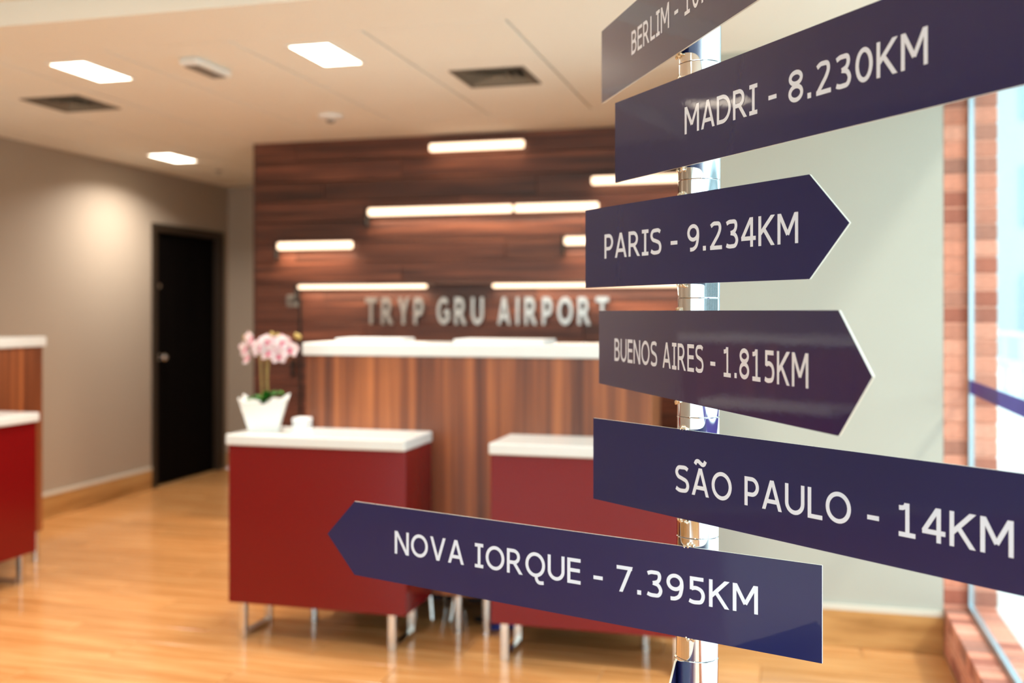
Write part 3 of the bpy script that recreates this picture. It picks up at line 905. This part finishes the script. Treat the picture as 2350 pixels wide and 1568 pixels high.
# local frame is turned by .42; work in camera facing coordinates and turn back
cr, sr = math.cos(-.42), math.sin(-.42)
def L3(x, y, z): return (x * cr - y * sr, x * sr + y * cr, z)
stem([L3(-.012, .0, .11), L3(-.014, .0, .20), L3(-.016, -.01, .32), L3(-.045, -.02, .38), L3(-.09, -.03, .39)])
stem([L3(.018, .01, .11), L3(.012, .0, .20), L3(.004, .0, .32), L3(.03, -.02, .375), L3(.11, -.03, .40), L3(.145, -.03, .412)])
stem([L3(.018, .01, .12), L3(.008, .01, .22), L3(.012, .02, .34), L3(.02, .03, .415)], .004)
petal_rnd = random.Random(3)
def petal_bm(l, w, pink):
    bm = bmesh.new(); rows = []; m_ = 6
    for i in range(m_):
        s = i / (m_ - 1); ww = w * math.sin(PI * (s * .88 + .08)) ** .8
        rows.append([bm.verts.new((k * ww, l * s, .012 * s * s - .004 * abs(k))) for k in (-1, -.5, 0, .5, 1)])
    for A, B in zip(rows, rows[1:]):
        for k in range(4): bm.faces.new((A[k], A[k + 1], B[k + 1], B[k]))
    bmesh.ops.solidify(bm, geom=list(bm.faces), thickness=.0012)
    return bm
def flower(x, y, z, yaw, pitch, scale):
    base = Matrix.Translation(L3(x * 1.28 + .026, y, z + .034)) @ Matrix.Rotation(-.42 + yaw, 4, 'Z') @ Matrix.Rotation(PI / 2 + pitch, 4, 'X')
    fl = None
    bm = bmesh.new(); bmesh.ops.create_icosphere(bm, subdivisions=1, radius=.008 * scale)
    fl = finish('flower', bm, M['petal_pink'], t, True); fl.matrix_local = base
    for i, (a, l, w) in enumerate(((90, .040, .015), (18, .043, .023), (162, .043, .023), (-48, .040, .014), (-132, .040, .014))):
        p = finish('petal', petal_bm(l * scale, w * scale, 0), M['petal'], fl, True)
        p.matrix_local = Matrix.Rotation(math.radians(a - 90), 4, 'Z') @ Matrix.Rotation(.2, 4, 'X')
    p = finish('lip', petal_bm(.022 * scale, .011 * scale, 1), M['petal_pink'], fl, True)
    p.matrix_local = Matrix.Translation((0, 0, .004)) @ Matrix.Rotation(PI, 4, 'Z') @ Matrix.Rotation(.5, 4, 'X')
for f in ((-.078, -.03, .330, -.5, 0, .95), (-.052, -.04, .375, -.6, .1, 1.0), (-.060, -.05, .292, -.7, -.1, .95), (-.012, -.05, .340, .05, 0, 1.05),
          (.012, -.05, .365, .3, .1, .95), (.020, -.055, .315, .0, -.1, 1.0), (.055, -.05, .300, .5, -.1, 1.0), (.070, -.05, .360, .2, .1, 1.1),
          (.098, -.05, .330, .4, 0, 1.0), (.040, -.02, .345, -.2, .1, .9), (-.035, -.01, .325, .2, .1, .9)):
    flower(*f)
for x, y, z in ((-.088, -.02, .378), (.008, .0, .392), (.022, .02, .385), (.120, -.02, .382), (.105, -.01, .388)):
    bm = bmesh.new(); bmesh.ops.create_icosphere(bm, subdivisions=2, radius=.010)
    for v in bm.verts: v.co.z *= 1.35
    finish('bud', bm, M['bud'], t, True, loc=L3(x * 1.28 + .026, y, z + .036))

# ------------------------------------------------------------------ signpost
AX, AY, R = -0.146, 1.773, .036
post = empty('signpost', (AX, AY, 0)); tag(post, 'chrome pole with navy direction boards giving distances to cities', 'signpost')
LEAN = .0045                                             # the pole leans a touch to the right
def pole_xy(z): return Vector((math.cos(YAW), math.sin(YAW))) * (z - 1.42) * LEAN
seams = [0.03, .30, .62, .827, 1.035, 1.240, 1.443, 1.645, 1.845, 2.06, 2.30]
for z0, z1 in zip(seams, seams[1:]):
    bm = bmesh.new()
    a, b = pole_xy(z0), pole_xy(z1)
    lathe(bm, [(R - .0012, z0 + .0002), (R, z0 + .0012), (R, z1 - .0012), (R - .0012, z1 - .0002)], 64)
    for v in bm.verts:
        o = pole_xy(v.co.z); v.co.x += o.x; v.co.y += o.y
    finish('pole_segment', bm, M['chrome'], post, True)
bm = bmesh.new(); lathe(bm, [(R - .004, .02), (R - .004, 2.31)], 32)
for v in bm.verts:
    o = pole_xy(v.co.z); v.co.x += o.x; v.co.y += o.y
finish('inner_tube', bm, M['black'], post, True)
bm = bmesh.new(); lathe(bm, [(.20, 0), (.20, .012), (.19, .016), (.06, .018), (.05, .03)], 48)
for v in bm.verts:
    o = pole_xy(.02); v.co.x += o.x; v.co.y += o.y
finish('base_plate', bm, M['chrome'], post, True)
bm = bmesh.new(); lathe(bm, [(R + .002, 2.30), (R + .002, 2.312), (R * .6, 2.322)], 40)
for v in bm.verts:
    o = pole_xy(2.3); v.co.x += o.x; v.co.y += o.y
finish('pole_cap', bm, M['chrome'], post, True)

TH = .0034
def sign(ang, ztop, h, s_tail, s_shoulder, s_tip, text=None, ts=None, tz=None, tip_frac=.5, mirror_n=False):
    """board hung on the pole: s runs along the board, 0 at the weld"""
    a = math.radians(ang)
    d = Vector((math.cos(a), math.sin(a), 0)); nrm = Vector((d.y, -d.x, 0))
    if mirror_n: nrm = -nrm
    base = nrm * .0405                                   # front face, relative to the pole axis
    zb = ztop - h
    pts = [(s_tail, zb), (s_shoulder, zb), (s_tip, zb + h * tip_frac), (s_shoulder, ztop), (s_tail, ztop)]
    bm = bmesh.new()
    F_ = [bm.verts.new(base + d * s + Vector((0, 0, z))) for s, z in pts]
    B_ = [bm.verts.new(base - nrm * TH + d * s + Vector((0, 0, z))) for s, z in pts]
    f = bm.faces.new(F_); f2 = bm.faces.new(B_[::-1])
    es = []
    for i in range(5):
        q = bm.faces.new((F_[i], F_[(i + 1) % 5], B_[(i + 1) % 5], B_[i])); q.material_index = 1
    bmesh.ops.recalc_face_normals(bm, faces=bm.faces)
    bo = finish('sign_board', bm, [M['navy'], M['board_edge']], post)
    if text:
        items, tw = text_polys(text, .071)
        k = (ts[1] - ts[0]) / tw if ts[1] else tz[1] * .92
        for chx, x0, polys in items:
            if not polys: continue
            bm = bmesh.new()
            for ly, p in polys:
                vs = [bm.verts.new(base + nrm * (.0003 + ly * .00003) + d * (ts[0] + x * k) + Vector((0, 0, tz[0] + y_ * tz[1]))) for x, y_ in p]
                bm.faces.new(vs)
            finish('letter', bm, M['print'], bo)
        bo['label'] = 'navy arrow board reading ' + text
    for zz, up in ((zb, -1), (ztop, 1)):                  # weld beads where board and pole meet
        bm = bmesh.new()
        for k in range(5):
            r = bmesh.ops.create_icosphere(bm, subdivisions=2, radius=.0036)
            c = nrm * .0372 + d * random.uniform(-.010, .010) + Vector((0, 0, zz - up * .001 + up * random.uniform(0, .006)))
            pl = pole_xy(zz); c += Vector((pl.x, pl.y, 0)) * .5
            for v in r['verts']: v.co = v.co * random.uniform(.7, 1.1) + c
        finish('weld', bm, M['weld'], post, True)
    return bo
sign(-62.42, 2.0151, .1529, -.4263, .46, .535, 'BERLIM - 10.240KM', (-.2332, None), (1.9165, .0455))
sign(-51.77, 1.8181, .1524, -.2234, .72, .795, 'MADRI - 8.230KM', (.0191, .5535), (1.7190, .0458))
sign(-46.12, 1.6183, .1515, -.2960, .2990, .3739, 'PARIS - 9.234KM', (-.2290, .2768), (1.5204, .0458))
sign(-61.57, 1.4215, .1541, -.4253, .5108, .5831, 'BUENOS AIRES - 1.815KM', (-.3240, .4392), (1.3202, .0454))
sign(-38.72, 1.2194, .1520, -.2306, .72, .795, 'SÃO PAULO - 14KM', (-.0157, .5701), (1.1122, .0460))
sign(-18.17, 1.0214, .1542, .2236, -.7537, -.8307, 'NOVA IORQUE - 7.395KM', (-.6441, .1199), (.9269, .0460))
sign(-88.5, .8200, .1530, -.10, .42, .50)
